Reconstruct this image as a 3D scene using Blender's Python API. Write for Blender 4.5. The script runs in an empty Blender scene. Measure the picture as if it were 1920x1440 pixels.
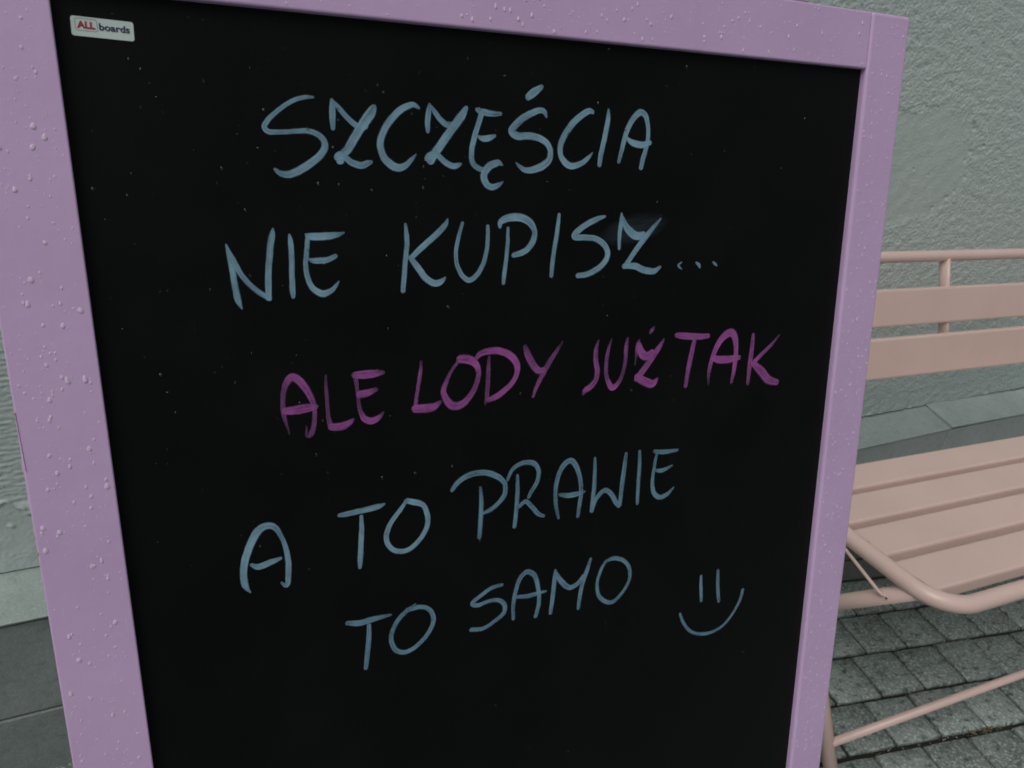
import bpy, bmesh, math, random
import numpy as np
from mathutils import Matrix, Vector, noise as mnoise

random.seed(7)
scene = bpy.context.scene
COL = scene.collection

# ------------------------------------------------------------------ camera
CAM_H = 1.125
R = [[0.8918284482782418, -0.43918000823062076, 0.10845708465644473],
     [-0.10755450488632487, -0.4387294044788381, -0.8921594802076038],
     [0.43940192002343464, 0.7839881568086319, -0.4385071523516158]]   # right, down, forward
cam_data = bpy.data.cameras.new("camera")
cam_data.sensor_width = 36.0
cam_data.lens = 36.0 * 1450.1 / 1920.0
cam_data.clip_start = 0.02
cam_data.clip_end = 500.0
cam_data.dof.use_dof = True
cam_data.dof.focus_distance = 0.52
cam_data.dof.aperture_fstop = 28.0
cam = bpy.data.objects.new("camera", cam_data)
COL.objects.link(cam)
r, d, f = (Vector(v) for v in R)
M = Matrix((r, -d, -f)).transposed().to_4x4()
M.translation = Vector((0, 0, CAM_H))
cam.matrix_world = M
scene.camera = cam

# ------------------------------------------------------------------ light: overcast
SUN_EL, SUN_AZ = math.radians(55), math.radians(236)   # azimuth clockwise from +Y (the wall side)
world = bpy.data.worlds.new("World")
scene.world = world
world.use_nodes = True
wn, wl = world.node_tree.nodes, world.node_tree.links
wn.clear()
sky = wn.new("ShaderNodeTexSky")
sky.sky_type = 'NISHITA'
sky.sun_disc = False
sky.sun_elevation = SUN_EL
sky.sun_rotation = SUN_AZ
sky.air_density = 1.0
sky.dust_density = 4.0
hs = wn.new("ShaderNodeHueSaturation")
hs.inputs['Saturation'].default_value = 0.30
bg = wn.new("ShaderNodeBackground")
bg.inputs['Strength'].default_value = 0.082
wo = wn.new("ShaderNodeOutputWorld")
wl.new(sky.outputs[0], hs.inputs['Color'])
wl.new(hs.outputs[0], bg.inputs['Color'])
wl.new(bg.outputs[0], wo.inputs['Surface'])

sun_data = bpy.data.lights.new("sun", 'SUN')
sun_data.energy = 1.1
sun_data.angle = math.radians(45)
sun_data.color = (1.0, 0.97, 0.93)
sun = bpy.data.objects.new("sun", sun_data)
COL.objects.link(sun)
to_sun = Vector((math.sin(SUN_AZ) * math.cos(SUN_EL), math.cos(SUN_AZ) * math.cos(SUN_EL), math.sin(SUN_EL)))
sun.rotation_euler = to_sun.to_track_quat('Z', 'Y').to_euler()
sun.location = to_sun * 20

scene.view_settings.view_transform = 'Standard'
scene.view_settings.look = 'None'
scene.view_settings.gamma = 1.0
scene.view_settings.use_curve_mapping = False
scene.view_settings.exposure = -0.30
scene.cycles.use_denoising = True
scene.cycles.filter_width = 1.8

# ------------------------------------------------------------------ helpers
def tag(o, label=None, cat=None, group=None, kind=None):
    if label: o['label'] = label
    if cat: o['category'] = cat
    if group: o['group'] = group
    if kind: o['kind'] = kind
    return o

def empty(name, loc=(0, 0, 0), rot=(0, 0, 0)):
    o = bpy.data.objects.new(name, None)
    o.empty_display_size = 0.1
    o.location = loc
    o.rotation_euler = rot
    COL.objects.link(o)
    return o

def link(name, me, mat=None, parent=None):
    o = bpy.data.objects.new(name, me)
    if mat and not me.materials:
        me.materials.append(mat)
    COL.objects.link(o)
    if parent: o.parent = parent
    return o

def from_bm(name, bm, mat, parent=None, smooth=False):
    me = bpy.data.meshes.new(name)
    bm.normal_update()
    bm.to_mesh(me)
    bm.free()
    if smooth:
        me.polygons.foreach_set('use_smooth', [True] * len(me.polygons))
    return link(name, me, mat, parent)

def raw_mesh(name, co, faces4, smooth=True):
    """Fast quad mesh from numpy arrays."""
    me = bpy.data.meshes.new(name)
    n = len(faces4)
    me.vertices.add(len(co))
    me.vertices.foreach_set('co', np.asarray(co, np.float32).ravel())
    me.loops.add(4 * n)
    me.loops.foreach_set('vertex_index', np.asarray(faces4, np.int32).ravel())
    me.polygons.add(n)
    me.polygons.foreach_set('loop_start', np.arange(0, 4 * n, 4, dtype=np.int32))
    me.polygons.foreach_set('use_smooth', np.full(n, smooth))
    me.update(calc_edges=True)
    me.validate()
    return me

def box(bm, x0, x1, y0, y1, z0, z1, bev=0.0, seg=2):
    vs = [bm.verts.new(v) for v in ((x0, y0, z0), (x1, y0, z0), (x1, y1, z0), (x0, y1, z0),
                                    (x0, y0, z1), (x1, y0, z1), (x1, y1, z1), (x0, y1, z1))]
    fs = [bm.faces.new([vs[i] for i in q]) for q in ((3, 2, 1, 0), (4, 5, 6, 7), (0, 1, 5, 4), (1, 2, 6, 5), (2, 3, 7, 6), (3, 0, 4, 7))]
    if bev:
        es = list({e for fc in fs for e in fc.edges})
        bmesh.ops.bevel(bm, geom=es, offset=bev, segments=seg, affect='EDGES', profile=0.5)

def tube(bm, pts, rad, seg=14, closed_caps=True, flat=1.0):
    """Swept tube through a polyline (already dense)."""
    pts = [Vector(p) for p in pts]
    n = len(pts)
    rings = []
    up = None
    for i, p in enumerate(pts):
        t = (pts[min(i + 1, n - 1)] - pts[max(i - 1, 0)]).normalized()
        if up is None:
            a = Vector((0, 0, 1)) if abs(t.z) < 0.9 else Vector((1, 0, 0))
            up = (a - t * a.dot(t)).normalized()
        else:
            up = (up - t * up.dot(t)).normalized()
        sd = t.cross(up)
        rings.append([bm.verts.new(p + (up * math.cos(2 * math.pi * k / seg) * flat + sd * math.sin(2 * math.pi * k / seg)) * rad) for k in range(seg)])
    for i in range(n - 1):
        for k in range(seg):
            fc = bm.faces.new((rings[i][k], rings[i + 1][k], rings[i + 1][(k + 1) % seg], rings[i][(k + 1) % seg]))
            fc.smooth = True
    if closed_caps:
        bm.faces.new(rings[0])
        bm.faces.new(list(reversed(rings[-1])))
    bmesh.ops.recalc_face_normals(bm, faces=bm.faces)

def rounded(pts, rad, n=10):
    """Polyline with its inner corners replaced by arcs (quadratic)."""
    pts = [Vector(p) for p in pts]
    out = [pts[0]]
    for a, b, c in zip(pts, pts[1:], pts[2:]):
        p = b + (a - b).normalized() * rad
        q = b + (c - b).normalized() * rad
        for k in range(n + 1):
            t = k / n
            out.append(p * (1 - t) ** 2 + b * 2 * t * (1 - t) + q * t * t)
    out.append(pts[-1])
    return out

class NT:
    """Tiny node-graph helper."""
    def __init__(self, name):
        self.m = bpy.data.materials.new(name)
        self.m.use_nodes = True
        self.t = self.m.node_tree
        self.t.nodes.clear()
        self.out = self.n('ShaderNodeOutputMaterial')
    def n(self, typ, **kw):
        nd = self.t.nodes.new(typ)
        for k, v in kw.items():
            if k.startswith('in_'):
                key = k[3:]
                nd.inputs[int(key) if key.isdigit() else key.replace('_', ' ')].default_value = v
            else:
                setattr(nd, k, v)
        return nd
    def l(self, a, b):
        self.t.links.new(a, b)
    def coord(self, kind='Object'):
        return self.n('ShaderNodeTexCoord').outputs[kind]
    def noise(self, vec, scale, detail=4, rough=0.55, dist=0.0):
        nd = self.n('ShaderNodeTexNoise')
        nd.inputs['Scale'].default_value = scale
        nd.inputs['Detail'].default_value = detail
        nd.inputs['Roughness'].default_value = rough
        nd.inputs['Distortion'].default_value = dist
        self.l(vec, nd.inputs['Vector'])
        return nd.outputs['Fac']
    def ramp(self, fac, stops):
        nd = self.n('ShaderNodeValToRGB')
        cr = nd.color_ramp
        while len(cr.elements) < len(stops): cr.elements.new(0.5)
        for e, (p, c) in zip(cr.elements, stops):
            e.position = p
            e.color = (c, c, c, 1) if isinstance(c, (int, float)) else (*c, 1)
        self.l(fac, nd.inputs[0])
        return nd.outputs[0]
    def mix(self, fac, a, b, mode='MIX'):
        nd = self.n('ShaderNodeMix', data_type='RGBA', blend_type=mode)
        for s, v in ((nd.inputs[0], fac), (nd.inputs[6], a), (nd.inputs[7], b)):
            if isinstance(v, (int, float)): s.default_value = v
            elif isinstance(v, tuple): s.default_value = (*v, 1)
            else: self.l(v, s)
        return nd.outputs[2]
    def math(self, op, a, b=0.0, clamp=False):
        nd = self.n('ShaderNodeMath', operation=op, use_clamp=clamp)
        for s, v in ((nd.inputs[0], a), (nd.inputs[1], b)):
            if isinstance(v, (int, float)): s.default_value = v
            else: self.l(v, s)
        return nd.outputs[0]
    def bump(self, h, strength, dist, prev=None):
        nd = self.n('ShaderNodeBump')
        nd.inputs['Strength'].default_value = strength
        nd.inputs['Distance'].default_value = dist
        self.l(h, nd.inputs['Height'])
        if prev is not None: self.l(prev, nd.inputs['Normal'])
        return nd.outputs[0]
    def pbr(self, color, rough=0.5, normal=None, spec=0.5, **kw):
        b = self.n('ShaderNodeBsdfPrincipled')
        if isinstance(color, tuple): b.inputs['Base Color'].default_value = (*color, 1)
        else: self.l(color, b.inputs['Base Color'])
        if isinstance(rough, (int, float)): b.inputs['Roughness'].default_value = rough
        else: self.l(rough, b.inputs['Roughness'])
        b.inputs['Specular IOR Level'].default_value = spec
        for k, v in kw.items(): b.inputs[k.replace('_', ' ')].default_value = v
        if normal is not None: self.l(normal, b.inputs['Normal'])
        self.l(b.outputs[0], self.out.inputs['Surface'])
        return b

# ------------------------------------------------------------------ materials
def mat_paint(name, base, rough, peel=0.10, blotch=0.05, scale=900):
    t = NT(name)
    c = t.coord()
    n1 = t.noise(c, 9.0, 3)
    n2 = t.noise(c, 160.0, 3)
    lo = tuple(v * (1 - blotch) for v in base)
    hi = tuple(min(1, v * (1 + blotch)) for v in base)
    col = t.mix(t.ramp(n1, [(0.3, 0.0), (0.7, 1.0)]), lo, hi)
    col = t.mix(t.math('MULTIPLY', t.ramp(n2, [(0.45, 0.0), (0.8, 1.0)]), 0.12), col, tuple(v * 0.8 for v in base))
    h = t.noise(c, scale, 2)
    h2 = t.noise(c, 60, 2)
    nb = t.bump(h, peel, 0.0006)
    nb = t.bump(h2, peel, 0.003, nb)
    t.pbr(col, rough, nb, 0.45)
    return t.m

LILAC = mat_paint("lilac_paint", (0.652, 0.460, 0.724), 0.36)
ROSE = mat_paint("rose_powder_coat", (0.735, 0.548, 0.488), 0.24, peel=0.06, blotch=0.03, scale=1400)

def mat_board():
    t = NT("chalkboard_black")
    c = t.coord()
    n = t.noise(c, 14, 5, 0.6)
    col = t.mix(t.ramp(n, [(0.35, 0.0), (0.75, 1.0)]), (0.0036, 0.0042, 0.0039), (0.0056, 0.0062, 0.0060))
    w = t.noise(c, 2600, 1)
    t.pbr(col, t.ramp(n, [(0.3, 0.42), (0.8, 0.62)]), t.bump(w, 0.12, 0.0003), 0.09)
    return t.m
BOARD = mat_board()

def mat_chalk(name, base, bright, dens, vary=0.2):
    t = NT(name)
    uv = t.n('ShaderNodeUVMap').outputs[0]
    sep = t.n('ShaderNodeSeparateXYZ')
    t.l(uv, sep.inputs[0])
    u, v = sep.outputs[0], sep.outputs[1]           # u: mm along stroke (>=0), v: 0..1 across
    comb = t.n('ShaderNodeCombineXYZ')
    t.l(t.math('MULTIPLY', u, 0.045), comb.inputs[0])
    t.l(t.math('MULTIPLY', v, 7.0), comb.inputs[1])
    t.l(t.math('MULTIPLY', t.n('ShaderNodeObjectInfo').outputs['Random'], 50.0), comb.inputs[2])
    streak = t.noise(comb.outputs[0], 1.0, 3, 0.6)
    obj = t.coord()
    blot = t.noise(obj, 95, 3, 0.55)
    at = t.n('ShaderNodeAttribute')
    at.attribute_name = 'load'
    wd = t.ramp(t.math('MULTIPLY', at.outputs['Fac'], 0.1), [(0.08, 0.0), (0.50, 1.0)])
    load = t.math('ADD', t.math('MULTIPLY', t.noise(obj, 34, 2, 0.5), 0.6), t.math('MULTIPLY', wd, 0.42))
    weave = t.noise(obj, 1500, 2, 0.5)
    edge = t.math('MINIMUM', v, t.math('SUBTRACT', 1.0, v))
    edge = t.math('SUBTRACT', edge, t.math('MULTIPLY', t.math('SUBTRACT', 0.6, streak), 0.20))
    e = t.ramp(edge, [(0.01, 0.0), (0.13, 1.0)])
    a = t.math('ADD', t.ramp(streak, [(0.25, 0.55), (0.6, 1.0)]), t.math('MULTIPLY', t.math('SUBTRACT', blot, 0.5), 0.9))
    a = t.math('ADD', a, t.math('MULTIPLY', t.math('SUBTRACT', weave, 0.5), 0.5))
    # liquid chalk dries thicker along the rims of a stroke
    rim = t.ramp(edge, [(0.08, 0.0), (0.16, 0.08), (0.30, 0.0)])
    a = t.math('ADD', a, rim)
    a = t.math('MULTIPLY', t.math('MULTIPLY', a, e), dens, clamp=True)
    a = t.math('MULTIPLY', a, t.ramp(load, [(0.36, 1.0 - vary), (0.66, 1.0)]))
    col = t.mix(t.ramp(load, [(0.38, 0.0), (0.80, 1.0)]), base, bright)
    df = t.n('ShaderNodeBsdfDiffuse')
    t.l(col, df.inputs[0])
    tr = t.n('ShaderNodeBsdfTransparent')
    mx = t.n('ShaderNodeMixShader')
    t.l(a, mx.inputs[0]); t.l(tr.outputs[0], mx.inputs[1]); t.l(df.outputs[0], mx.inputs[2])
    t.l(mx.outputs[0], t.out.inputs['Surface'])
    return t.m
CHALK_B = mat_chalk("chalk_pale_blue", (0.235, 0.43, 0.555), (0.30, 0.505, 0.625), 0.80, 0.25)
CHALK_B2 = mat_chalk("chalk_pale_blue_thin", (0.20, 0.40, 0.545), (0.27, 0.48, 0.62), 0.62, 0.35)
CHALK_P = mat_chalk("chalk_purple", (0.24, 0.115, 0.275), (0.56, 0.15, 0.52), 0.68, 0.5)

def mat_flat(name, base, rough=0.5):
    t = NT(name)
    n = t.noise(t.coord(), 300, 3)
    col = t.mix(n, tuple(v * 0.93 for v in base), tuple(min(1, v * 1.05) for v in base))
    t.pbr(col, rough, None, 0.4)
    return t.m
STICKER = mat_flat("sticker_vinyl", (0.60, 0.72, 0.67), 0.35)
INK_RED = mat_flat("red_ink", (0.40, 0.02, 0.06), 0.4)
INK_NAVY = mat_flat("navy_ink", (0.015, 0.02, 0.09), 0.4)
INK_GREY = mat_flat("grey_ink", (0.16, 0.12, 0.14), 0.4)
BARE = mat_flat("bare_wood", (0.52, 0.36, 0.18), 0.8)
CRACK = mat_flat("crack_dark", (0.10, 0.03, 0.05), 0.9)
METAL = mat_flat("dull_steel", (0.32, 0.32, 0.33), 0.4)
RUST = mat_flat("rust_spot", (0.16, 0.035, 0.03), 0.8)

def mat_water(name, haze, tint, ior):
    """Rain drop: clear, mirror-like at the rim, with a diffuse tint painted in for the light it gathers."""
    t = NT(name)
    tr = t.n('ShaderNodeBsdfTransparent')
    df = t.n('ShaderNodeBsdfDiffuse')
    df.inputs[0].default_value = (*tint, 1)
    g2 = t.n('ShaderNodeBsdfGlossy')
    g2.inputs['Roughness'].default_value = 0.06
    fr = t.n('ShaderNodeFresnel')
    fr.inputs['IOR'].default_value = ior
    m0 = t.n('ShaderNodeMixShader')
    m0.inputs[0].default_value = haze
    t.l(tr.outputs[0], m0.inputs[1]); t.l(df.outputs[0], m0.inputs[2])
    m1 = t.n('ShaderNodeMixShader')
    t.l(fr.outputs[0], m1.inputs[0]); t.l(m0.outputs[0], m1.inputs[1]); t.l(g2.outputs[0], m1.inputs[2])
    t.l(m1.outputs[0], t.out.inputs['Surface'])
    return t.m
WATER = mat_water("rain_water", 0.75, (0.93, 0.75, 0.97), 1.36)  # pale lilac stands in for light and frame paint refracted through the drop
WATER_B = mat_water("rain_water_clear", 0.010, (0.9, 0.9, 0.9), 1.62)

def mat_stucco():
    t = NT("grey_green_stucco")
    c = t.coord()
    big = t.noise(c, 2.2, 4, 0.6)
    mid = t.noise(c, 38, 4, 0.6)
    fine = t.noise(c, 420, 3, 0.6)
    col = t.mix(t.ramp(big, [(0.3, 0.0), (0.7, 1.0)]), (0.495, 0.583, 0.553), (0.56, 0.645, 0.615))
    col = t.mix(t.ramp(mid, [(0.35, 0.06), (0.6, 0.0)]), col, (0.33, 0.41, 0.38))
    vor = t.n('ShaderNodeTexVoronoi')
    vor.inputs['Scale'].default_value = 75
    t.l(c, vor.inputs['Vector'])
    pits = t.ramp(vor.outputs['Distance'], [(0.03, 1.0), (0.13, 0.0)])
    pn = t.ramp(t.noise(c, 8, 2), [(0.52, 0.0), (0.62, 1.0)])
    col = t.mix(t.math('MULTIPLY', t.math('MULTIPLY', pits, pn), 0.55), col, (0.10, 0.11, 0.10))
    nb = t.bump(fine, 0.4, 0.0010)
    nb = t.bump(mid, 0.04, 0.003, nb)
    t.pbr(col, 0.9, nb, 0.2)
    return t.m
STUCCO = mat_stucco()

def mat_concrete(name, a, b, rough=0.7, speck=0.3, grain=240):
    t = NT(name)
    c = t.coord()
    oi = t.n('ShaderNodeObjectInfo').outputs['Random']
    off = t.n('ShaderNodeVectorMath', operation='ADD')
    cx = t.n('ShaderNodeCombineXYZ')
    t.l(t.math('MULTIPLY', oi, 37.0), cx.inputs[0]); t.l(t.math('MULTIPLY', oi, 11.0), cx.inputs[1])
    t.l(c, off.inputs[0]); t.l(cx.outputs[0], off.inputs[1])
    p = off.outputs[0]
    n1 = t.noise(p, 13, 5, 0.65)
    n2 = t.noise(p, grain, 3, 0.7)
    n3 = t.noise(p, 60, 4, 0.7)
    col = t.mix(t.ramp(n1, [(0.3, 0.0), (0.7, 1.0)]), a, b)
    tone = t.math('ADD', 0.80, t.math('MULTIPLY', oi, 0.40))
    tn = t.n('ShaderNodeCombineColor')
    for k in range(3): t.l(tone, tn.inputs[k])
    col = t.mix(1.0, col, tn.outputs[0], 'MULTIPLY')
    col = t.mix(t.math('MULTIPLY', t.ramp(n2, [(0.50, 0.0), (0.66, 1.0)]), speck), col, tuple(min(1, v * 1.8) for v in b))
    col = t.mix(t.math('MULTIPLY', t.ramp(n3, [(0.32, 1.0), (0.48, 0.0)]), speck * 1.2), col, tuple(v * 0.45 for v in a))
    rg = t.ramp(n1, [(0.35, rough - 0.18), (0.65, rough)])
    nb = t.bump(n2, 0.5, 0.0012)
    nb = t.bump(n3, 0.4, 0.003, nb)
    t.pbr(col, rg, nb, 0.4)
    return t.m
PAVER = mat_concrete("wet_granite_paver", (0.150, 0.182, 0.166), (0.300, 0.350, 0.328), 0.62, 0.9, 170)
SLAB = mat_concrete("wet_concrete_slab", (0.080, 0.092, 0.084), (0.110, 0.122, 0.112), 0.55, 0.18, 300)
COPING = mat_concrete("coping_concrete", (0.29, 0.36, 0.335), (0.37, 0.44, 0.415), 0.6, 0.20, 300)
COPING_LIT = mat_concrete("coping_concrete_lit", (0.38, 0.46, 0.44), (0.48, 0.56, 0.54), 0.75, 0.20, 300)  # coping colour raised to make up for dim light beside the bench
PLINTH_LIT = mat_concrete("plinth_concrete_lit", (0.46, 0.545, 0.525), (0.56, 0.63, 0.615), 0.8, 0.20, 300)  # paler plinth copy: light missing behind the bench is put into the colour
PLINTH = mat_concrete("plinth_concrete", (0.17, 0.205, 0.19), (0.23, 0.265, 0.25), 0.7, 0.22, 300)

def mat_ground():
    t = NT("joint_sand")
    c = t.coord()
    n = t.noise(c, 220, 4, 0.7)
    col = t.mix(n, (0.008, 0.010, 0.008), (0.035, 0.036, 0.028))
    t.pbr(col, 0.8, t.bump(n, 0.8, 0.004), 0.3)
    return t.m
JOINT = mat_ground()
DEBRIS = mat_flat("dry_plant_debris", (0.15, 0.125, 0.075), 0.9)

# ------------------------------------------------------------------ ground
pavement = tag(empty("pavement"), kind='structure')
bm = bmesh.new()
v = [bm.verts.new(p) for p in ((-150, -150, -0.0075), (150, -150, -0.0075), (150, 150, -0.0075), (-150, 150, -0.0075))]
bm.faces.new(v)
ground = tag(from_bm("ground", bm, JOINT), kind='structure')

PYAW = -0.18228077473938506
pcs, psn = math.cos(PYAW), math.sin(PYAW)
pavement.rotation_euler = (0, 0, PYAW)

def paver_mesh(i, rnd):
    """100 mm cube-cut stone: uneven outline, rounded arris, slightly dished top."""
    hw, hd = 0.0508, 0.0500
    cor = [(-hw, -hd), (hw, -hd), (hw, hd), (-hw, hd)]
    ring = []
    for k in range(4):
        a, b = cor[k], cor[(k + 1) % 4]
        for q in (0.0, 0.33, 0.67):
            x = a[0] + (b[0] - a[0]) * q; y = a[1] + (b[1] - a[1]) * q
            s = 0.985 if q == 0 else 1.0
            ring.append((x * s + rnd.uniform(-.0005, .0005), y * s + rnd.uniform(-.0005, .0005)))
    bm = bmesh.new()
    low = [bm.verts.new((x, y, -0.05)) for x, y in ring]
    mid = [bm.verts.new((x, y, -0.0030 + rnd.uniform(-.0008, .0006))) for x, y in ring]
    top = [bm.verts.new((x * 0.955, y * 0.955, rnd.uniform(-.0006, .0006))) for x, y in ring]
    inn = [bm.verts.new((x, y, rnd.uniform(-.0010, .0010))) for x, y in ((-.016, -.016), (.016, -.016), (.016, .016), (-.016, .016))]
    n = 12
    for A, B in ((low, mid), (mid, top)):
        for k in range(n):
            bm.faces.new((A[k], A[(k + 1) % n], B[(k + 1) % n], B[k])).smooth = (A is mid)
    for k in range(4):
        b0 = 3 * k
        nx = (3 * k + 3) % 12
        bm.faces.new((top[b0], top[b0 + 1], inn[k], top[(b0 - 1) % 12])).smooth = True
        bm.faces.new((top[b0 + 1], top[b0 + 2], inn[(k + 1) % 4], inn[k])).smooth = True
    bm.faces.new(inn).smooth = True
    me = bpy.data.meshes.new("paver")
    bm.normal_update(); bm.to_mesh(me); bm.free()
    me.materials.append(PAVER)
    return me
prn = random.Random(3)
pav_meshes = [paver_mesh(i, prn) for i in range(7)]

ROW = 0.1046
row_off = {0: 1.218, -1: 1.162, -2: 1.115, -3: 1.062, -4: 1.000}    # joints of the visible rows
row_v0 = 1.021                                                       # near edge of row 0
rows = []
for j in range(-34, 1):
    off = row_off.get(j, prn.uniform(0, 0.1055))
    vc = row_v0 + ROW * j + ROW / 2 + (0.0 if j > -4 else -0.004)
    k0 = int((-1.5 - off) / 0.1055); k1 = int((4.5 - off) / 0.1055)
    for k in range(k0, k1):
        rows.append((off + 0.1055 * (k + 0.5), vc, j))
rows.sort(key=lambda q: (q[0] - 1.35) ** 2 + (q[1] - 0.75) ** 2)
near, far = rows[:260], rows[260:]
for uu, vv, j in near:
    me = prn.choice(pav_meshes)
    o = bpy.data.objects.new("paver", me)
    COL.objects.link(o)
    o.parent = pavement
    o.location = (uu + prn.uniform(-.0008, .0008), vv + prn.uniform(-.0006, .0006), prn.uniform(-.0012, .0010))
    o.rotation_euler = (prn.uniform(-.006, .006), prn.uniform(-.006, .006), prn.choice((0, math.pi)) + prn.uniform(-.006, .006))
    o.scale = (prn.uniform(.975, 1.0), prn.uniform(.965, 1.0), 1)
co, fc = [], []
tmpl = [np.array([vv.co[:] for vv in m.vertices]) for m in pav_meshes]
bmf = bmesh.new()
for uu, vv, j in far:
    ti = prn.randrange(len(pav_meshes))
    base = [bmf.verts.new((p[0] + uu, p[1] + vv, p[2])) for p in tmpl[ti]]
    for pl in pav_meshes[ti].polygons:
        bmf.faces.new([base[i] for i in pl.vertices])
tag(from_bm("paver_field", bmf, PAVER, pavement, smooth=True), kind='stuff')
# smooth slabs between the pavers and the wall, laid along the paver rows
sb0 = row_v0 + ROW + 0.004
for k in range(-4, 5):
    for (v0, v1) in ((sb0, 1.190), (1.196, 1.70)):
        bm = bmesh.new()
        box(bm, 1.08 + 0.72 * k + 0.002, 1.80 + 0.72 * k - 0.002, v0, v1, -0.05, 0.001, 0.003, 2)
        from_bm("paving_slab", bm, SLAB, pavement)
# bits of dead plant and grit caught in the joints
bm = bmesh.new()
drn = random.Random(11)
def jpoint():
    j = drn.choice([0, -1, -2, -3, -3, -3, -4])
    return drn.uniform(1.0, 1.75), row_v0 + ROW * j + drn.uniform(-.005, .005)
for _ in range(110):
    x, y = jpoint()
    if drn.random() < .45: x, y = 1.25 + drn.gauss(0, .045), row_v0 + ROW * -3 + drn.gauss(0, .004)
    a = drn.uniform(0, 6.28); L_ = drn.uniform(.003, .014); w = drn.uniform(.0004, .0010)
    z = drn.uniform(-.007, .0015)
    dx, dy = math.cos(a) * L_ / 2, math.sin(a) * L_ / 2
    nx, ny = -math.sin(a) * w, math.cos(a) * w
    q = [bm.verts.new(p) for p in ((x - dx - nx, y - dy - ny, z), (x + dx - nx, y + dy - ny, z + .001), (x + dx + nx, y + dy + ny, z + .002), (x - dx + nx, y - dy + ny, z + .001))]
    bm.faces.new(q)
tag(from_bm("joint_debris", bm, DEBRIS, pavement), kind='stuff')
bm = bmesh.new()
for _ in range(120):
    x, y = jpoint()
    s = drn.uniform(.0008, .0022)
    mtx = Matrix.Translation((x, y, drn.uniform(-.008, -.001))) @ Matrix.Diagonal((s, s * drn.uniform(.6, 1), s * .6, 1))
    bmesh.ops.create_icosphere(bm, subdivisions=1, radius=1, matrix=mtx)
tag(from_bm("joint_grit", bm, COPING, pavement), kind='stuff')

# ------------------------------------------------------------------ wall
WY = 1.060
wall = tag(empty("building_wall", (1.0, WY, 0)), "grey green rough stucco wall with pale coping ledge along its plinth", "wall")
def to_wall(o):
    o.parent = wall
    o.location = (-1.0, -WY, 0)
    return o
CAP_B = CAM_H - 0.800      # back edge of the sloped coping
CAP_F = CAM_H - 0.820
rng = np.random.default_rng(5)
def band(nz, nx, step, lam0, lam1, seed, ani=1.0):
    g = np.random.default_rng(seed).standard_normal((nz, nx))
    F = np.fft.rfft2(g)
    ky = np.fft.fftfreq(nz, step)[:, None]; kx = np.fft.rfftfreq(nx, step)[None, :]
    k = np.sqrt((kx * ani) ** 2 + ky ** 2) + 1e-9
    lam = 1 / k
    w = np.exp(-(np.log(lam / math.sqrt(lam0 * lam1)) / math.log(lam1 / lam0) * 1.6) ** 2)
    o = np.fft.irfft2(F * w, (nz, nx))
    return o / o.std()
def stucco_grid(name, x0, x1, z0, z1, step, detailed=True):
    nx = int((x1 - x0) / step) + 1; nz = int((z1 - z0) / step) + 1
    xs = np.linspace(x0, x1, nx); zs = np.linspace(z0, z1, nz)
    X, Z = np.meshgrid(xs, zs)
    h = np.zeros_like(X)
    if detailed:
        g = band(nz, nx, step, .0042, .0090, 1, 1.6)
        g = .5 * g + .55 * band(nz, nx, step, .008, .026, 14, 1.3) + .45 * band(nz, nx, step, .0034, .0055, 15, 1.3)
        g = np.where(g > 0, .55 * np.tanh(g), g) 
        pit = band(nz, nx, step, .006, .012, 12, 1.5)
        g = g - 1.6 / (1 + np.exp(-(pit - 2.1) * 9))
        warp = band(nz, nx, step, .02, .05, 2, 1.4)
        rough = 0.00075 * g + 0.0003 * warp
        # smooth repair patch, its rim pitted
        px, pz = (X - 1.47) / .155, (Z - (CAM_H - .205)) / .112
        n = band(nz, nx, step, .03, .12, 3)
        n2 = band(nz, nx, step, .008, .03, 4)
        rr = np.sqrt(np.abs(px) ** 2.4 + np.abs(pz) ** 2.4) + .06 * n + .025 * n2
        m = 1 / (1 + np.exp((rr - 1.0) * 22))
        # trowelled smooth base at the far left end
        zt = CAM_H - .690 + .012 * n - .10 * (X + .15)
        left = 1 / (1 + np.exp((X - .45) * 14))
        ml = left / (1 + np.exp((Z - zt) * 260))
        ridge = left * np.exp(-((Z - zt) / .006) ** 2) * .003
        streak = band(nz, nx, step, .005, .014, 6)
        comb = np.apply_along_axis(lambda a: np.convolve(a, np.ones(9) / 9, 'same'), 1, streak)
        comb = comb / comb.std()
        rough = rough * (1 - left * .75) + left * .00045 * comb
        sm = np.clip(m + ml, 0, 1)
        h = rough * (1 - sm) - .0012 * m + ridge + .0002 * n * sm + .00014 * band(nz, nx, step, .006, .012, 8) * sm
        lip = np.exp(-((Z - z0) / .02) ** 2) * .0018 * np.tanh(n + 1) * (1 - left)
        h += lip
        # hairline round the upper left of the patch, and knocked-out grains beside it
        h -= .0016 * np.exp(-((rr - 1.02) / .022) ** 2) / (1 + np.exp((px - .1) * 12)) / (1 + np.exp(-pz * 12))
        for (qx, qz, qr, qd) in ((1.607, -.126, .0055, .004), (1.600, -.118, .004, .003), (1.620, -.172, .004, .003), (1.613, -.190, .003, .0025), (1.46, -.21, .0028, .0025),
                                 (1.51, -.222, .0025, .002), (1.595, -.268, .004, .003), (1.612, -.255, .003, .0025), (1.655, -.160, .0035, .003), (1.63, -.225, .0035, .003), (1.40, -.020, .006, .003), (1.56, -.29, .003, .0025)):
            h -= qd * np.exp(-(((X - qx) * .7) ** 2 + (Z - CAM_H - qz) ** 2) / qr ** 2 * 1.2)
    P = np.stack([X, WY - h, Z], -1).reshape(-1, 3)
    i = np.arange(nz * nx).reshape(nz, nx)
    F = np.stack([i[:-1, :-1], i[:-1, 1:], i[1:, 1:], i[1:, :-1]], -1).reshape(-1, 4)
    return to_wall(link(name, raw_mesh(name, P, F), STUCCO))
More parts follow.
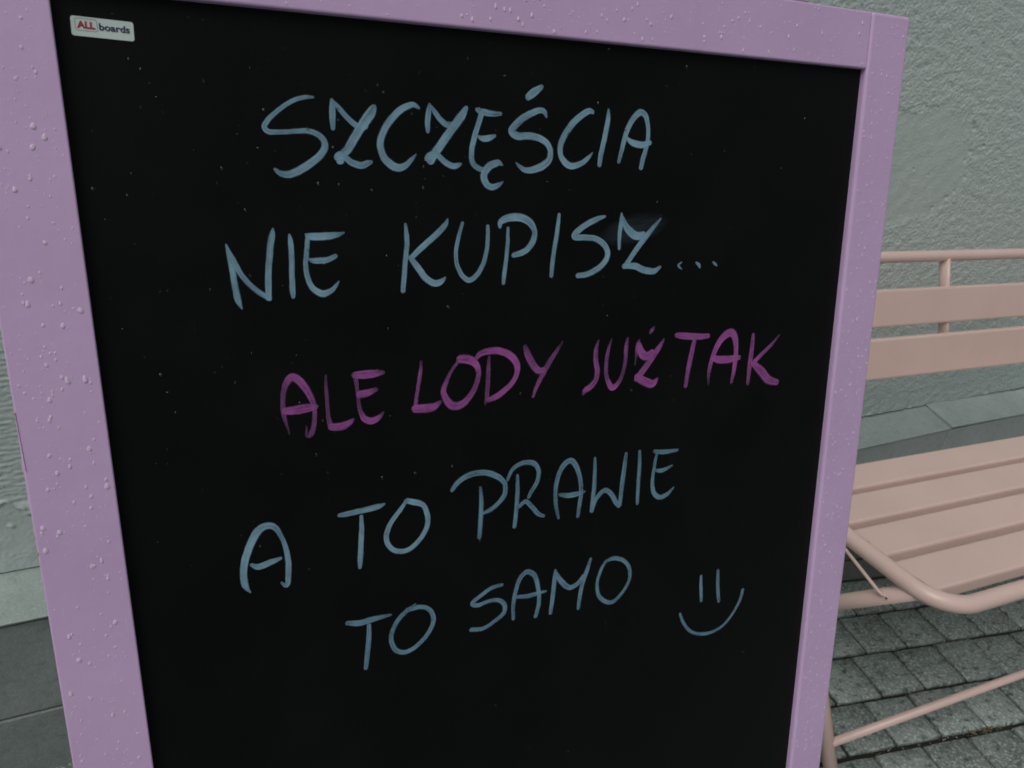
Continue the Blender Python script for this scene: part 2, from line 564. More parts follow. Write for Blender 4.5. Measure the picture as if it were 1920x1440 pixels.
X0, X1, ZT = -0.35, 2.35, CAM_H + 0.26
XA, XB = 0.15, 1.00
stucco_grid("stucco", X0, XA, CAP_B + .002, ZT, 0.0020)
stucco_grid("stucco", XB, X1, CAP_B + .002, ZT, 0.0017)
stucco_grid("stucco", XA, XB, CAP_B + .002, ZT, 0.0045)
for (a, b, c, dd) in ((-6, X0, CAP_B + .002, 4.2), (X1, 8, CAP_B + .002, 4.2), (X0, X1, ZT, 4.2)):
    stucco_grid("stucco", a, b, c, dd, 0.25, False)
# wall core behind the render
bm = bmesh.new(); box(bm, -6, 8, WY + .012, WY + .30, -0.05, 4.2)
to_wall(from_bm("wall_core", bm, PLINTH))
# coping slabs: slope to the front, tiny drip edge; joints where the photo has them
CF = 0.976
joints = [-1.66, -1.29, -0.92, -0.55, 0.70 - .37 * 2 - .005, 0.70, 1.062, 1.43, 1.803, 2.178, 2.55, 2.92]
joints = [1.803 + .3735 * k for k in range(-9, 6)]
cr = random.Random(9)
for a, b in zip(joints, joints[1:]):
    dz = cr.uniform(-.0035, .002); tl = cr.uniform(-.003, .003)
    bm = bmesh.new()
    x0, x1 = a + .0018, b - .0018
    prof = [(CF + .0015, CAP_F - .0055), (CF - .0003, CAP_F - .0018), (CF + .002, CAP_F), (WY + .010, CAP_B + .001), (WY + .010, CAP_B - .03), (CF + .014, CAP_F - .0125)]
    A = [bm.verts.new((x0, y, z + dz - tl)) for y, z in prof]
    B = [bm.verts.new((x1, y, z + dz + tl)) for y, z in prof]
    k = len(prof)
    for i in range(k):
        bm.faces.new((A[i], B[i], B[(i + 1) % k], A[(i + 1) % k]))
    bm.faces.new(list(reversed(A))); bm.faces.new(B)
    bmesh.ops.recalc_face_normals(bm, faces=bm.faces)
    bench_side = a > 1.0  # slabs by the bench take the light-raised colours and a tighter gap
    to_wall(from_bm("coping_slab", bm, COPING_LIT if bench_side else COPING))
    for (z0, z1) in ((CAM_H - 1.0015, CAP_F - (.0098 if bench_side else .0150)), (-0.05, CAM_H - 1.0045)):
        bm = bmesh.new()
        yo = cr.uniform(-.0012, .0012)
        box(bm, x0 + .0005, x1 - .0005, CF + (.004 if bench_side else .008) + yo, WY + .011, z0, z1, .0018, 1)
        to_wall(from_bm("plinth_tile", bm, PLINTH_LIT if bench_side and z1 > .2 else PLINTH))

# ------------------------------------------------------------------ bench
BYAW = -0.05116040505327669
bench = tag(empty("bench", (0, 0, 0), (0, 0, BYAW)), "pink metal slatted bench with tubular frame standing before the stucco wall", "bench")
BX, BY = 1.50, 0.70
bench.location = (BX * math.cos(BYAW) - BY * math.sin(BYAW), BX * math.sin(BYAW) + BY * math.cos(BYAW), 0)
def bobj(name, bm, mat=None, smooth=False):
    bmesh.ops.translate(bm, verts=bm.verts, vec=(-BX, -BY, 0))
    return from_bm(name, bm, mat or ROSE, bench, smooth)
Z = lambda z: CAM_H + z
XL, XR = 0.962, 2.040
mirx = lambda x: XL + XR - x
# seat slats: folded steel strips
def slat(y0, y1, xl, cut=None):
    """Flat strip, front and back edges turned down; plan outline may follow the tube corner."""
    bm = bmesh.new()
    zt, th = Z(-.7000), .0200
    fr = [(y0 - .0015, zt - th), (y0, zt - .004), (y0 + .0012, zt - .0012), (y0 + .004, zt), (y1 - .004, zt), (y1 - .0012, zt - .0012), (y1, zt - .004), (y1, zt - th), (y1 - .0015, zt - th), (y1 - .0015, zt - .004), (y0 + .0015, zt - .004), (y0 + .0005, zt - th)]
    def xa(y): return xl if cut is None else cut(y)
    A = [bm.verts.new((xa(y), y, z)) for y, z in fr]
    B = [bm.verts.new((mirx(xa(y)), y, z)) for y, z in fr]
    k = len(fr)
    for i in range(k):
        bm.faces.new((A[i], A[(i + 1) % k], B[(i + 1) % k], B[i]))
    bm.faces.new(A); bm.faces.new(list(reversed(B)))
    bmesh.ops.recalc_face_normals(bm, faces=bm.faces)
    return bobj("seat_slat", bm)
TR = 0.0135
cxx, cyy, crr = 1.037, 0.566, 0.066          # inner side of the rounded seat corner
def cornercut(y):
    if y >= cyy: return .987 - (y - cyy) * .10
    return cxx - math.sqrt(max(0, .0505 ** 2 - (cyy - y) ** 2)) 
slat(.783, .849, .964)
slat(.7025, .770, .971)
slat(.621, .6885, .978, lambda y: .9795 - (y - .655) * .12)
slat(.5355, .606, .985, cornercut)
# seat tube (U shape)
zt_ = Z(-.706)
def ubend(zz):
    pl = [(XL - .010, .875, zz), (XL + .0065, .70, zz), (.9735, .575, zz)]
    arc = []
    for k in range(0, 13):
        a = math.pi + k / 12 * math.pi / 2
        arc.append((cxx + .0635 * math.cos(a), .5645 + .0635 * math.sin(a), zz))
    left = pl[:2] + arc
    right = [(mirx(x), y, z) for x, y, z in reversed(left)]
    return left + right
bm = bmesh.new(); tube(bm, ubend(zt_), TR, 18)
bobj("seat_frame", bm)
# cross bearer under the slats
for yy in (.64, .815):
    bm = bmesh.new(); box(bm, XL + .10, XR - .10, yy - .008, yy + .008, Z(-.7255), Z(-.7205), .001, 1)
    bobj("seat_bearer", bm)
# backrest: two wide slats, top rail, posts
def bslat(yb_, zb_, yt_, zt2):
    bm = bmesh.new()
    a = Vector((0, yb_, Z(zb_))); b = Vector((0, yt_, Z(zt2)))
    up = (b - a).normalized(); nrm = Vector((0, -up.z, up.y))
    L_ = (b - a).length; th = .006
    prof = [(0, .012), (0, .003), (.0012, .0008), (.004, 0), (L_ - .004, 0), (L_ - .0012, .0008), (L_, .003), (L_, .012), (L_ - .0015, .012), (L_ - .0015, .0022), (.0015, .0022), (.0015, .012)]
    pts = [a + up * s_ - nrm * t_ for s_, t_ in prof]
    A = [bm.verts.new((XL - .004, p.y, p.z)) for p in pts]
    B = [bm.verts.new((XR + .004, p.y, p.z)) for p in pts]
    k = len(pts)
    for i in range(k): bm.faces.new((A[i], A[(i + 1) % k], B[(i + 1) % k], B[i]))
    bm.faces.new(A); bm.faces.new(list(reversed(B)))
    bmesh.ops.recalc_face_normals(bm, faces=bm.faces)
    return bobj("backrest_slat", bm)
bslat(.905, -.4480, .9225, -.3825)
bslat(.862, -.5300, .8800, -.4586)
bm = bmesh.new()
bt = rounded([(XL, .790, Z(-.67)), (XL, .868, Z(-.53)), (XL, .958, Z(-.334)), (XR, .958, Z(-.334)), (XR, .868, Z(-.53)), (XR, .790, Z(-.67))], .05)
tube(bm, bt, .0105, 16)
bobj("top_rail", bm)
for xx in (1.345, mirx(1.345)):
    bm = bmesh.new()
    pts = [(xx, .957, Z(-.340)), (xx + .002, .940, Z(-.388)), (xx + .006, .921, Z(-.445)), (xx + .012, .893, Z(-.525))]
    tube(bm, pts, .0112, 14, flat=.45)
    bobj("post", bm)
# crossed legs, one pair per end
for sx in (XL + .012, mirx(XL + .012)):
    fx = sx - .018 if sx < 1.5 else sx + .018
    bm = bmesh.new()
    tube(bm, [(fx, .785, Z(-.690)), (fx, .70, Z(-.845)), (fx, .5395, .0105)], .0120, 16)
    leg = bobj("leg", bm)
    bm = bmesh.new()
    tube(bm, [(sx + (.004 if sx < 1.5 else -.004), .5500, Z(-.7110)), (sx, .655, Z(-.822)), (sx, .925, .0115)], .0130, 16)
    leg = bobj("leg", bm)
    # stay rod hooked into the leg
    s = 1 if sx < 1.5 else -1
    bm = bmesh.new()
    rx = sx - .0145 * s
    tube(bm, rounded([(rx, .738, Z(-.7035)), (rx, .5905, Z(-.7440)), (rx + .004 * s, .5850, Z(-.7455)), (rx + .012 * s, .5835, Z(-.7460))], .006, 5), .0029, 8)
    bobj("stay_rod", bm)
    bm = bmesh.new()
    bmesh.ops.create_icosphere(bm, subdivisions=1, radius=1, matrix=Matrix.Translation((sx - .0122 * s, .5795, Z(-.7455))) @ Matrix.Diagonal((.0016, .0026, .0016, 1)))
    bobj("rod_hole", bm, CRACK)
bm = bmesh.new(); tube(bm, [(XL - .005, .570, Z(-1.0530)), (XR + .005, .570, Z(-1.0530))], .0074, 14)
bobj("stretcher", bm)
# rust freckle beside the seat tube
bm = bmesh.new()
bmesh.ops.create_icosphere(bm, subdivisions=1, radius=1, matrix=Matrix.Translation((.9835, .655, Z(-.6999))) @ Matrix.Diagonal((.0036, .0014, .0007, 1)))
bobj("rust_spot", bm, RUST)

# ------------------------------------------------------------------ chalkboard sign
SYAW, LEAN = 0.01893909503013678, 0.22905972481572845
Ssc, UC, VB = 0.4217, 0.2614, 0.123 - 1.18
bxv = Vector((math.cos(SYAW), math.sin(SYAW), 0))
bkv = Vector((-math.sin(SYAW), math.cos(SYAW), 0))
upv = bkv * math.sin(LEAN) + Vector((0, 0, 1)) * math.cos(LEAN)
awv = bkv * math.cos(LEAN) - Vector((0, 0, 1)) * math.sin(LEAN)
org = bxv * UC + upv * VB + awv * Ssc + Vector((0, 0, CAM_H))
sign = empty("pavement_sign", org, (-LEAN, 0, SYAW))
sign.rotation_mode = 'XYZ'
tag(sign, "lilac framed black chalkboard pavement sign with handwritten Polish lettering and a smiley", "sign")
TH = 0.026                    # timber thickness, front face at y = 0
XLo, XLi, XRi, XRo = -0.305, -0.267, 0.262, 0.305
REC = 0.0055
BEV = 0.0016
REAR = Matrix.Translation((0, TH + .001, 1.176)) @ Matrix.Rotation(2 * LEAN, 4, 'X') @ Matrix.Translation((0, 0, -1.176))
def sobj(name, bm, mat, parent=sign, rear=False, smooth=False):
    if rear: bmesh.ops.transform(bm, matrix=REAR, verts=bm.verts)
    return from_bm(name, bm, mat, parent, smooth)
def bevbox(name, x0, x1, y0, y1, z0, z1, mat, bev=BEV, rear=False, parent=sign, seg=3):
    bm = bmesh.new(); box(bm, x0, x1, y0, y1, z0, z1, bev, seg)
    for fc in bm.faces: fc.smooth = False
    o = sobj(name, bm, mat, parent, rear)
    return o
stiles, panel = [], None
for rear in (False, True):
    y0, y1 = (0, TH) if not rear else (.002, TH)
    a = bevbox("stile", XLo, XLi, y0, y1, 0, 1.18, LILAC, bev=.0008, rear=rear)
    b = bevbox("stile", XRi + .0006, XRo, y0, y1, 0, 1.18, LILAC, bev=.0024, rear=rear)
    c = bevbox("top_rail", XLi + .0004, XRi, y0 + .0003, y1, 1.1405, 1.1795, LILAC, bev=.0013, rear=rear)
    e = bevbox("bottom_rail", XLi + .0004, XRi, y0 + .0003, y1, .110, .150, LILAC, bev=.0013, rear=rear)
    g = bevbox("chalkboard_panel", XLi - .004, XRi + .004, REC + (.002 if rear else 0), REC + .010, .145, 1.1445, BOARD, bev=0, rear=rear)
    if not rear: front_l, front_r, front_t, panel = a, b, c, g
# hinges along the ridge
for hx in (-0.18, 0.18):
    bm = bmesh.new()
    box(bm, hx - .02, hx + .02, .004, TH + .022, 1.1803, 1.1818, .0004, 1)
    tube(bm, [(hx - .02, TH + .001, 1.1835), (hx + .02, TH + .001, 1.1835)], .0025, 10)
    sobj("hinge", bm, METAL)

# chipped edge of the left stile: split paint with bare wood showing
bm = bmesh.new()
crn = random.Random(2)
pts = []
for k in range(41):
    z = .953 - .078 * k / 40
    w = .0007 * math.sin(math.pi * (k + 1) / 42)
    pts.append((z, max(.0002, w + crn.uniform(-.0002, .0003))))
A = [bm.verts.new((XLo - wv, .0040 + crn.uniform(-.0003, .0003), z)) for z, wv in pts]
B = [bm.verts.new((XLo + .0006, .0006, z)) for z, wv in pts]
Cc = [bm.verts.new((XLo + .001, .008, z)) for z, wv in pts]
for i in range(40):
    bm.faces.new((A[i], A[i + 1], B[i + 1], B[i]))
    bm.faces.new((A[i + 1], A[i], Cc[i], Cc[i + 1]))
bmesh.ops.recalc_face_normals(bm, faces=bm.faces)
sobj("paint_sliver", bm, LILAC, front_l)
bm = bmesh.new()
ch = [(XLo + .0004 + .0006 * k / 20 + .00007 * math.sin(k * 1.9), .951 - .030 * k / 20) for k in range(21)]
for (xa, za), (xb, zb) in zip(ch, ch[1:]):
    ww = .00012
    q = [bm.verts.new(p) for p in ((xa - ww, -.00012, za), (xa + ww, -.00012, za), (xb + ww, -.00012, zb), (xb - ww, -.00012, zb))]
    bm.faces.new(q)
sobj("crack", bm, CRACK, front_l)
for (xx, yy, zz, sx_, sz_) in ((XLo + .0001, .0008, .8775, .0007, .0017), (XLo - .0002, .0012, .9505, .0004, .0010)):
    bm = bmesh.new()
    bmesh.ops.create_icosphere(bm, subdivisions=1, radius=1, matrix=Matrix.Translation((xx, yy, zz)) @ Matrix.Diagonal((sx_, .0010, sz_, 1)))
    sobj("bare_wood_chip", bm, BARE, front_l)

# --- sticker with its printing
def rrect(bm, cx, cz, w, h, rad, y, ang, n=6):
    vs = []
    for sx, sz, a0 in ((1, 1, 0), (-1, 1, 90), (-1, -1, 180), (1, -1, 270)):
        for k in range(n + 1):
            a = math.radians(a0 + 90 * k / n)
            px = sx * (w / 2 - rad) + rad * math.cos(a); pz = sz * (h / 2 - rad) + rad * math.sin(a)
            vs.append((cx + px * math.cos(ang) - pz * math.sin(ang), y, cz + px * math.sin(ang) + pz * math.cos(ang)))
    return vs
SA = math.radians(-1.6)
SX, SZ, SW, SH = -.2472, 1.1253, .0256, .0083
bm = bmesh.new()
ou = [bm.verts.new(p) for p in rrect(bm, SX, SZ, SW, SH, .0011, REC - .00025, SA)]
ob = [bm.verts.new((v.co.x, REC - .00002, v.co.z)) for v in ou]
bm.faces.new(list(reversed(ou)))
for i in range(len(ou)): bm.faces.new((ou[i], ou[(i + 1) % len(ou)], ob[(i + 1) % len(ou)], ob[i]))
bmesh.ops.recalc_face_normals(bm, faces=bm.faces)
sticker = sobj("sticker", bm, STICKER, panel)
def sloc(x, z): return (SX + x * math.cos(SA) - z * math.sin(SA), SZ + x * math.sin(SA) + z * math.cos(SA))
bm = bmesh.new()
FX, FZ, FW, FH = -.0067, .0008, .0090, .0053
c0 = sloc(FX, FZ)
o1 = [bm.verts.new(p) for p in rrect(bm, *c0, FW, FH, .0012, REC - .0004, SA)]
o2 = [bm.verts.new(p) for p in rrect(bm, *c0, FW - .0003, FH - .0003, .00105, REC - .0004, SA)]
for i in range(len(o1)): bm.faces.new((o1[i], o2[i], o2[(i + 1) % len(o1)], o1[(i + 1) % len(o1)]))
sobj("sticker_outline", bm, INK_GREY, panel)
def text_mesh(body, x, z, width, height, bold, mat, name):
    cu = bpy.data.curves.new("lettering", 'FONT')
    cu.body = body; cu.size = 1; cu.align_x = 'LEFT'; cu.offset = bold; cu.resolution_u = 6
    to = bpy.data.objects.new("lettering", cu)
    COL.objects.link(to)
    dg = bpy.context.evaluated_depsgraph_get()
    me = bpy.data.meshes.new_from_object(to.evaluated_get(dg))
    bpy.data.objects.remove(to); bpy.data.curves.remove(cu)
    xs = [vv.co.x for vv in me.vertices]; ys = [vv.co.y for vv in me.vertices]
    x0_, x1_, y0_, y1_ = min(xs), max(xs), min(ys), max(ys)
    for vv in me.vertices:
        lx = x + (vv.co.x - x0_) / (x1_ - x0_) * width
        lz = z + (vv.co.y - y0_) / (y1_ - y0_) * height
        gx, gz = sloc(lx, lz)
        vv.co = (gx, REC - .00045, gz)
    me.name = name
    return link(name, me, mat, panel)
text_mesh("ALL", -.0104, -.0008, .0073, .0031, .045, INK_RED, "sticker_lettering")
text_mesh("boards", -.0015, -.0009, .0126, .0030, .024, INK_NAVY, "sticker_lettering")

# --- handwriting: centre lines of the strokes as (x, z, width) in tenths of a millimetre on the panel
LETTERS = [
  ('chalk_letter','b',[[(-1521,11004,12),(-1564,11002,24),(-1617,10988,25),(-1676,10956,25),(-1729,10916,27),(-1768,10877,30),(-1783,10846,33),(-1761,10825,31),(-1696,10826,28),(-1627,10831,28),(-1564,10834,30),(-1512,10819,32),(-1481,10789,36),(-1477,10755,40),(-1500,10718,42),(-1550,10677,44),(-1611,10640,46),(-1671,10616,42),(-1717,10619,33),(-1748,10641,18)]]),
  ('chalk_letter','b',[[(-1428,10848,24),(-1427,10911,35),(-1425,10967,33),(-1426,10999,17)],[(-1419,10987,17),(-1391,10958,30),(-1357,10920,32),(-1322,10888,35),(-1286,10868,37),(-1243,10870,37)],[(-1194,10975,30),(-1214,10943,57),(-1254,10890,57),(-1301,10825,50),(-1347,10755,50),(-1380,10720,50),(-1403,10682,50)],[(-1420,10699,35),(-1398,10714,50),(-1368,10703,36),(-1333,10677,37),(-1284,10664,38),(-1246,10676,35),(-1220,10683,18)]]),
  ('chalk_letter','b',[[(-934,10975,17),(-970,10991,34),(-1022,10974,40),(-1082,10931,42),(-1136,10865,43),(-1168,10788,44),(-1155,10718,46),(-1111,10671,50),(-1066,10654,48),(-1020,10672,38),(-986,10703,28),(-961,10729,8)]]),
  ('chalk_letter','b',[[(-886,10850,25),(-886,10903,37),(-878,10962,35),(-870,11001,19)],[(-865,10989,19),(-841,10958,32),(-811,10923,35),(-771,10894,39),(-723,10895,39)],[(-644,10993,29),(-680,10941,55),(-737,10872,55),(-808,10785,55),(-850,10733,55),(-878,10689,55)],[(-902,10701,32),(-878,10720,48),(-836,10729,39),(-789,10691,39),(-741,10667,40),(-706,10671,33),(-686,10680,17)]]),
  ('chalk_letter','b',[[(-584,10986,20),(-557,10976,38),(-492,10967,40),(-421,10967,26)],[(-550,10961,40),(-572,10899,36),(-598,10825,37),(-615,10750,35),(-610,10688,35),(-574,10657,34),(-531,10648,33)],[(-574,10836,17),(-544,10823,37),(-500,10829,39),(-460,10844,19)],[(-412,10676,12),(-442,10690,40),(-494,10673,51),(-531,10638,51),(-538,10600,51),(-517,10562,45),(-480,10549,42),(-442,10562,33),(-409,10581,8)]]),
  ('chalk_letter','b',[[(-247,11063,41),(-203,11095,52),(-144,11134,28)],[(-113,10959,16),(-126,10988,35),(-156,10997,38),(-209,10982,42),(-285,10941,48),(-338,10895,49),(-351,10868,52),(-315,10845,52),(-239,10847,49),(-162,10837,46),(-106,10806,43),(-82,10761,42),(-93,10708,47),(-144,10671,50),(-206,10651,44),(-260,10650,35),(-299,10672,25),(-323,10693,7)]]),
  ('chalk_letter','b',[[(227,11001,27),(195,11008,40),(139,10980,45),(75,10928,47),(20,10861,45),(-11,10795,42),(-5,10736,40),(32,10693,48),(81,10677,46),(147,10695,37),(196,10726,29),(230,10761,8)]]),
  ('chalk_letter','b',[[(341,11026,15),(339,10964,39),(322,10877,42),(303,10795,39),(289,10727,40),(284,10681,34)]]),
  ('chalk_letter','b',[[(432,10703,28),(451,10771,35),(470,10840,39),(497,10916,42),(538,10979,46),(589,11016,47),(630,10999,43),(653,10942,38),(660,10873,38),(650,10803,38),(627,10733,40),(611,10666,34)],[(484,10858,19),(537,10828,45),(609,10816,47),(682,10833,33)]]),
  ('chalk_letter','b',[[(-2021,10263,10),(-2009,10202,30),(-2000,10119,34),(-1993,10035,36),(-1985,9971,37),(-1969,9921,8)],[(-2018,10250,13),(-1991,10181,28),(-1958,10103,31),(-1909,10037,31),(-1857,9991,32),(-1816,9961,16)],[(-1779,10338,10),(-1786,10298,36),(-1802,10222,38),(-1816,10124,36),(-1824,10039,37),(-1828,9964,34)]]),
  ('chalk_letter','b',[[(-1695,10304,14),(-1691,10260,32),(-1691,10175,33),(-1696,10075,34),(-1698,10003,35),(-1697,9965,23)]]),
  ('chalk_letter','b',[[(-1611,10304,9),(-1592,10291,39),(-1531,10287,47),(-1457,10292,38),(-1397,10305,12)],[(-1600,10282,27),(-1608,10222,29),(-1619,10143,30),(-1614,10071,33),(-1588,10011,37),(-1539,9977,43),(-1489,9990,34),(-1458,10018,22),(-1439,10042,6)],[(-1600,10168,16),(-1568,10159,35),(-1502,10160,37),(-1450,10181,31)]]),
  ('chalk_letter','b',[[(-1038,10346,16),(-1033,10284,31),(-1034,10216,33),(-1045,10133,33),(-1056,10041,33),(-1067,9958,32)],[(-775,10369,11),(-794,10332,36),(-859,10272,39),(-935,10213,40),(-1003,10158,35)],[(-1018,10158,28),(-972,10099,42),(-924,10034,45),(-866,9995,45),(-823,10005,37),(-795,10029,10)]]),
  ('chalk_letter','b',[[(-678,10347,20),(-704,10268,27),(-724,10184,29),(-721,10107,31),(-689,10036,33),(-642,10003,37),(-588,10031,37),(-544,10099,35),(-520,10185,31),(-513,10263,31),(-513,10324,26)]]),
  ('chalk_letter','b',[[(-375,10309,20),(-378,10215,28),(-388,10110,30),(-400,10030,32),(-407,9966,25)],[(-431,10310,24),(-422,10346,42),(-360,10367,52),(-279,10365,55),(-218,10334,52),(-187,10280,40),(-196,10227,46),(-237,10175,43),(-288,10150,43),(-341,10139,34)]]),
  ('chalk_letter','b',[[(-10,10385,25),(-23,10276,33),(-43,10159,34),(-55,10068,34),(-61,9993,32)]]),
  ('chalk_letter','b',[[(341,10364,18),(276,10346,39),(199,10316,42),(134,10276,45),(107,10240,45),(190,10233,43),(269,10222,43),(339,10182,44),(370,10125,44),(349,10069,46),(288,10024,46),(209,9995,43),(133,9989,37)]]),
  ('chalk_letter','b',[[(462,10148,25),(461,10244,36),(472,10329,40),(471,10383,15)],[(475,10361,21),(521,10281,55),(594,10233,59),(666,10237,49)],[(799,10343,13),(748,10294,33),(668,10215,45),(588,10126,43),(512,10028,41)],[(499,10033,39),(593,10029,49),(667,10001,49),(755,9987,44),(815,10015,22)]]),
  ('chalk_letter','b',[[(1002,10040,9),(973,10016,21),(1006,9989,9)]]),
  ('chalk_letter','b',[[(1129,10032,14),(1158,10013,30),(1171,9992,19)]]),
  ('chalk_letter','b',[[(1286,10028,12),(1312,10011,24),(1330,9997,10)]]),
  ('chalk_letter','p',[[(-1770,9191,6),(-1782,9248,17),(-1796,9316,27),(-1794,9396,30),(-1782,9459,35),(-1756,9508,48),(-1728,9521,51),(-1692,9492,51),(-1657,9436,44),(-1630,9367,36),(-1622,9300,31),(-1630,9226,32),(-1650,9175,37),(-1674,9170,23),(-1674,9226,10)],[(-1797,9332,39),(-1749,9330,51),(-1679,9332,56),(-1606,9335,31)]]),
  ('chalk_letter','p',[[(-1546,9510,13),(-1548,9430,23),(-1547,9348,23),(-1546,9273,26),(-1536,9212,35)],[(-1539,9203,45),(-1478,9195,52),(-1428,9209,42),(-1400,9227,24)]]),
  ('chalk_letter','p',[[(-1387,9494,37),(-1331,9489,54),(-1264,9488,52),(-1200,9491,24)],[(-1373,9480,31),(-1368,9408,25),(-1363,9340,25),(-1356,9280,29),(-1335,9226,42),(-1294,9203,47),(-1250,9214,39),(-1211,9250,10)],[(-1363,9374,46),(-1311,9376,50),(-1249,9394,27)]]),
  ('chalk_letter','p',[[(-965,9535,14),(-973,9464,26),(-989,9379,26),(-1005,9294,28),(-1013,9238,36)],[(-1022,9242,53),(-957,9235,63),(-893,9235,54),(-843,9265,24)]]),
  ('chalk_letter','p',[[(-722,9505,25),(-768,9450,25),(-810,9375,34),(-825,9324,41),(-804,9268,50),(-763,9226,55),(-715,9224,54),(-667,9250,47),(-618,9307,39),(-589,9376,37),(-583,9438,39),(-616,9491,55),(-664,9514,62),(-718,9522,53)]]),
  ('chalk_letter','p',[[(-608,9502,28),(-568,9539,42),(-500,9550,47),(-421,9538,52),(-351,9499,53),(-311,9445,50),(-308,9389,41),(-341,9328,39),(-401,9280,43),(-462,9246,44),(-523,9231,34)],[(-510,9518,17),(-515,9413,33),(-521,9322,33),(-526,9250,32),(-538,9204,15)]]),
  ('chalk_letter','p',[[(-252,9559,30),(-228,9498,53),(-190,9427,56),(-146,9383,54),(-102,9383,44)],[(35,9563,10),(-10,9505,33),(-65,9433,42),(-118,9351,39),(-161,9277,35),(-190,9208,23)]]),
  ('chalk_letter','p',[[(322,9551,11),(302,9485,35),(301,9404,42),(316,9332,44),(306,9272,44),(266,9226,50),(220,9203,44),(201,9170,13)]]),
  ('chalk_letter','p',[[(427,9541,13),(400,9465,29),(388,9375,33),(395,9282,38),(441,9199,52),(489,9219,40),(529,9287,34),(550,9378,36),(551,9471,39),(563,9535,22)]]),
  ('chalk_letter','p',[[(750,9553,18),(768,9574,34),(791,9597,14)],[(632,9336,9),(641,9410,25),(650,9471,41),(661,9514,18)],[(659,9491,34),(684,9422,69),(730,9391,69),(786,9415,56)],[(880,9500,19),(830,9433,49),(758,9346,52),(686,9270,56),(636,9223,25)],[(647,9253,63),(728,9207,70),(794,9183,65),(839,9218,21)]]),
  ('chalk_letter','p',[[(983,9520,31),(1047,9510,54),(1170,9492,54),(1297,9486,39)],[(1161,9468,41),(1139,9360,46),(1120,9254,46),(1103,9122,37)]]),
  ('chalk_letter','p',[[(1326,9106,13),(1321,9198,35),(1344,9306,44),(1385,9401,53),(1449,9472,65),(1519,9490,68),(1560,9440,59),(1577,9338,49),(1574,9226,47),(1554,9098,31)],[(1341,9316,45),(1423,9293,66),(1525,9285,64),(1623,9291,39)]]),
  ('chalk_letter','p',[[(1741,9462,31),(1739,9345,47),(1730,9221,50),(1724,9067,35)],[(2024,9435,11),(1949,9365,29),(1864,9304,40),(1773,9239,45)],[(1759,9231,53),(1850,9162,78),(1936,9082,75),(2047,9043,50)]]),
  ('chalk_letter','b',[[(-2056,8271,8),(-2082,8324,40),(-2085,8400,44),(-2069,8482,48),(-2034,8570,51),(-1986,8644,52),(-1937,8665,46),(-1891,8645,38),(-1857,8573,30),(-1838,8493,35),(-1832,8403,39),(-1837,8327,37),(-1851,8264,31),(-1881,8292,15)],[(-2042,8448,20),(-2003,8423,42),(-1935,8434,43),(-1870,8448,21)]]),
  ('chalk_letter','b',[[(-1519,8644,26),(-1469,8642,39),(-1374,8645,41),(-1277,8650,40),(-1229,8660,16)],[(-1381,8613,24),(-1383,8523,33),(-1393,8412,35),(-1401,8322,36),(-1406,8268,24)]]),
  ('chalk_letter','b',[[(-1078,8662,25),(-1136,8596,34),(-1200,8518,36),(-1229,8443,38),(-1212,8370,36),(-1157,8324,37),(-1089,8318,37),(-1019,8361,37),(-965,8432,37),(-951,8511,37),(-977,8598,37),(-1045,8635,46),(-1098,8651,32)]]),
  ('chalk_letter','b',[[(-1510,7917,29),(-1432,7894,43),(-1332,7896,42),(-1219,7894,19)],[(-1367,7866,30),(-1372,7767,37),(-1388,7649,37),(-1402,7557,31)]]),
  ('chalk_letter','b',[[(-1050,7926,14),(-1127,7881,36),(-1187,7824,36),(-1225,7736,36),(-1206,7643,38),(-1149,7597,39),(-1078,7603,39),(-1004,7651,37),(-948,7717,37),(-928,7787,37),(-957,7858,34),(-1021,7895,36),(-1115,7895,38)]]),
  ('chalk_letter','b',[[(-782,8660,31),(-738,8709,40),(-658,8745,43),(-554,8745,43),(-460,8703,44),(-400,8641,38),(-398,8566,40),(-436,8516,38),(-497,8476,38),(-561,8458,26)],[(-578,8648,21),(-571,8542,35),(-577,8429,37),(-589,8288,33)]]),
  ('chalk_letter','b',[[(-378,8656,24),(-340,8727,33),(-267,8760,38),(-180,8745,41),(-139,8680,36),(-153,8601,37),(-197,8539,34),(-215,8501,29)],[(-292,8449,29),(-240,8482,36),(-189,8431,37),(-138,8367,35),(-90,8341,25)],[(-303,8684,24),(-302,8571,34),(-308,8455,36),(-325,8307,32)]]),
  ('chalk_letter','b',[[(27,8297,23),(4,8404,35),(-1,8513,37),(19,8616,42),(63,8691,45),(122,8711,45),(170,8649,40),(202,8547,36),(209,8448,36),(198,8365,36),(186,8276,31)],[(26,8478,23),(95,8458,41),(175,8455,41),(243,8462,18)]]),
  ('chalk_letter','b',[[(319,8700,23),(320,8586,36),(318,8464,39),(305,8293,40)],[(308,8312,34),(341,8386,39),(409,8435,45),(466,8399,45),(512,8327,46),(548,8284,38)],[(589,8692,29),(575,8565,40),(558,8419,40),(548,8288,38)]]),
  ('chalk_letter','b',[[(710,8689,27),(714,8566,35),(710,8415,36),(709,8270,30)]]),
  ('chalk_letter','b',[[(841,8663,30),(935,8642,42),(1069,8637,23)],[(867,8643,25),(851,8542,33),(840,8429,36),(856,8336,42),(912,8287,43),(981,8293,40),(1050,8341,14)],[(861,8509,25),(929,8497,39),(1022,8520,17)]]),
  ('chalk_letter','b',[[(-415,7899,27),(-500,7895,34),(-585,7857,34),(-646,7818,36),(-604,7791,37),(-525,7800,34),(-451,7790,37),(-400,7739,40),(-407,7678,38),(-476,7635,35),(-563,7604,35),(-661,7620,37)]]),
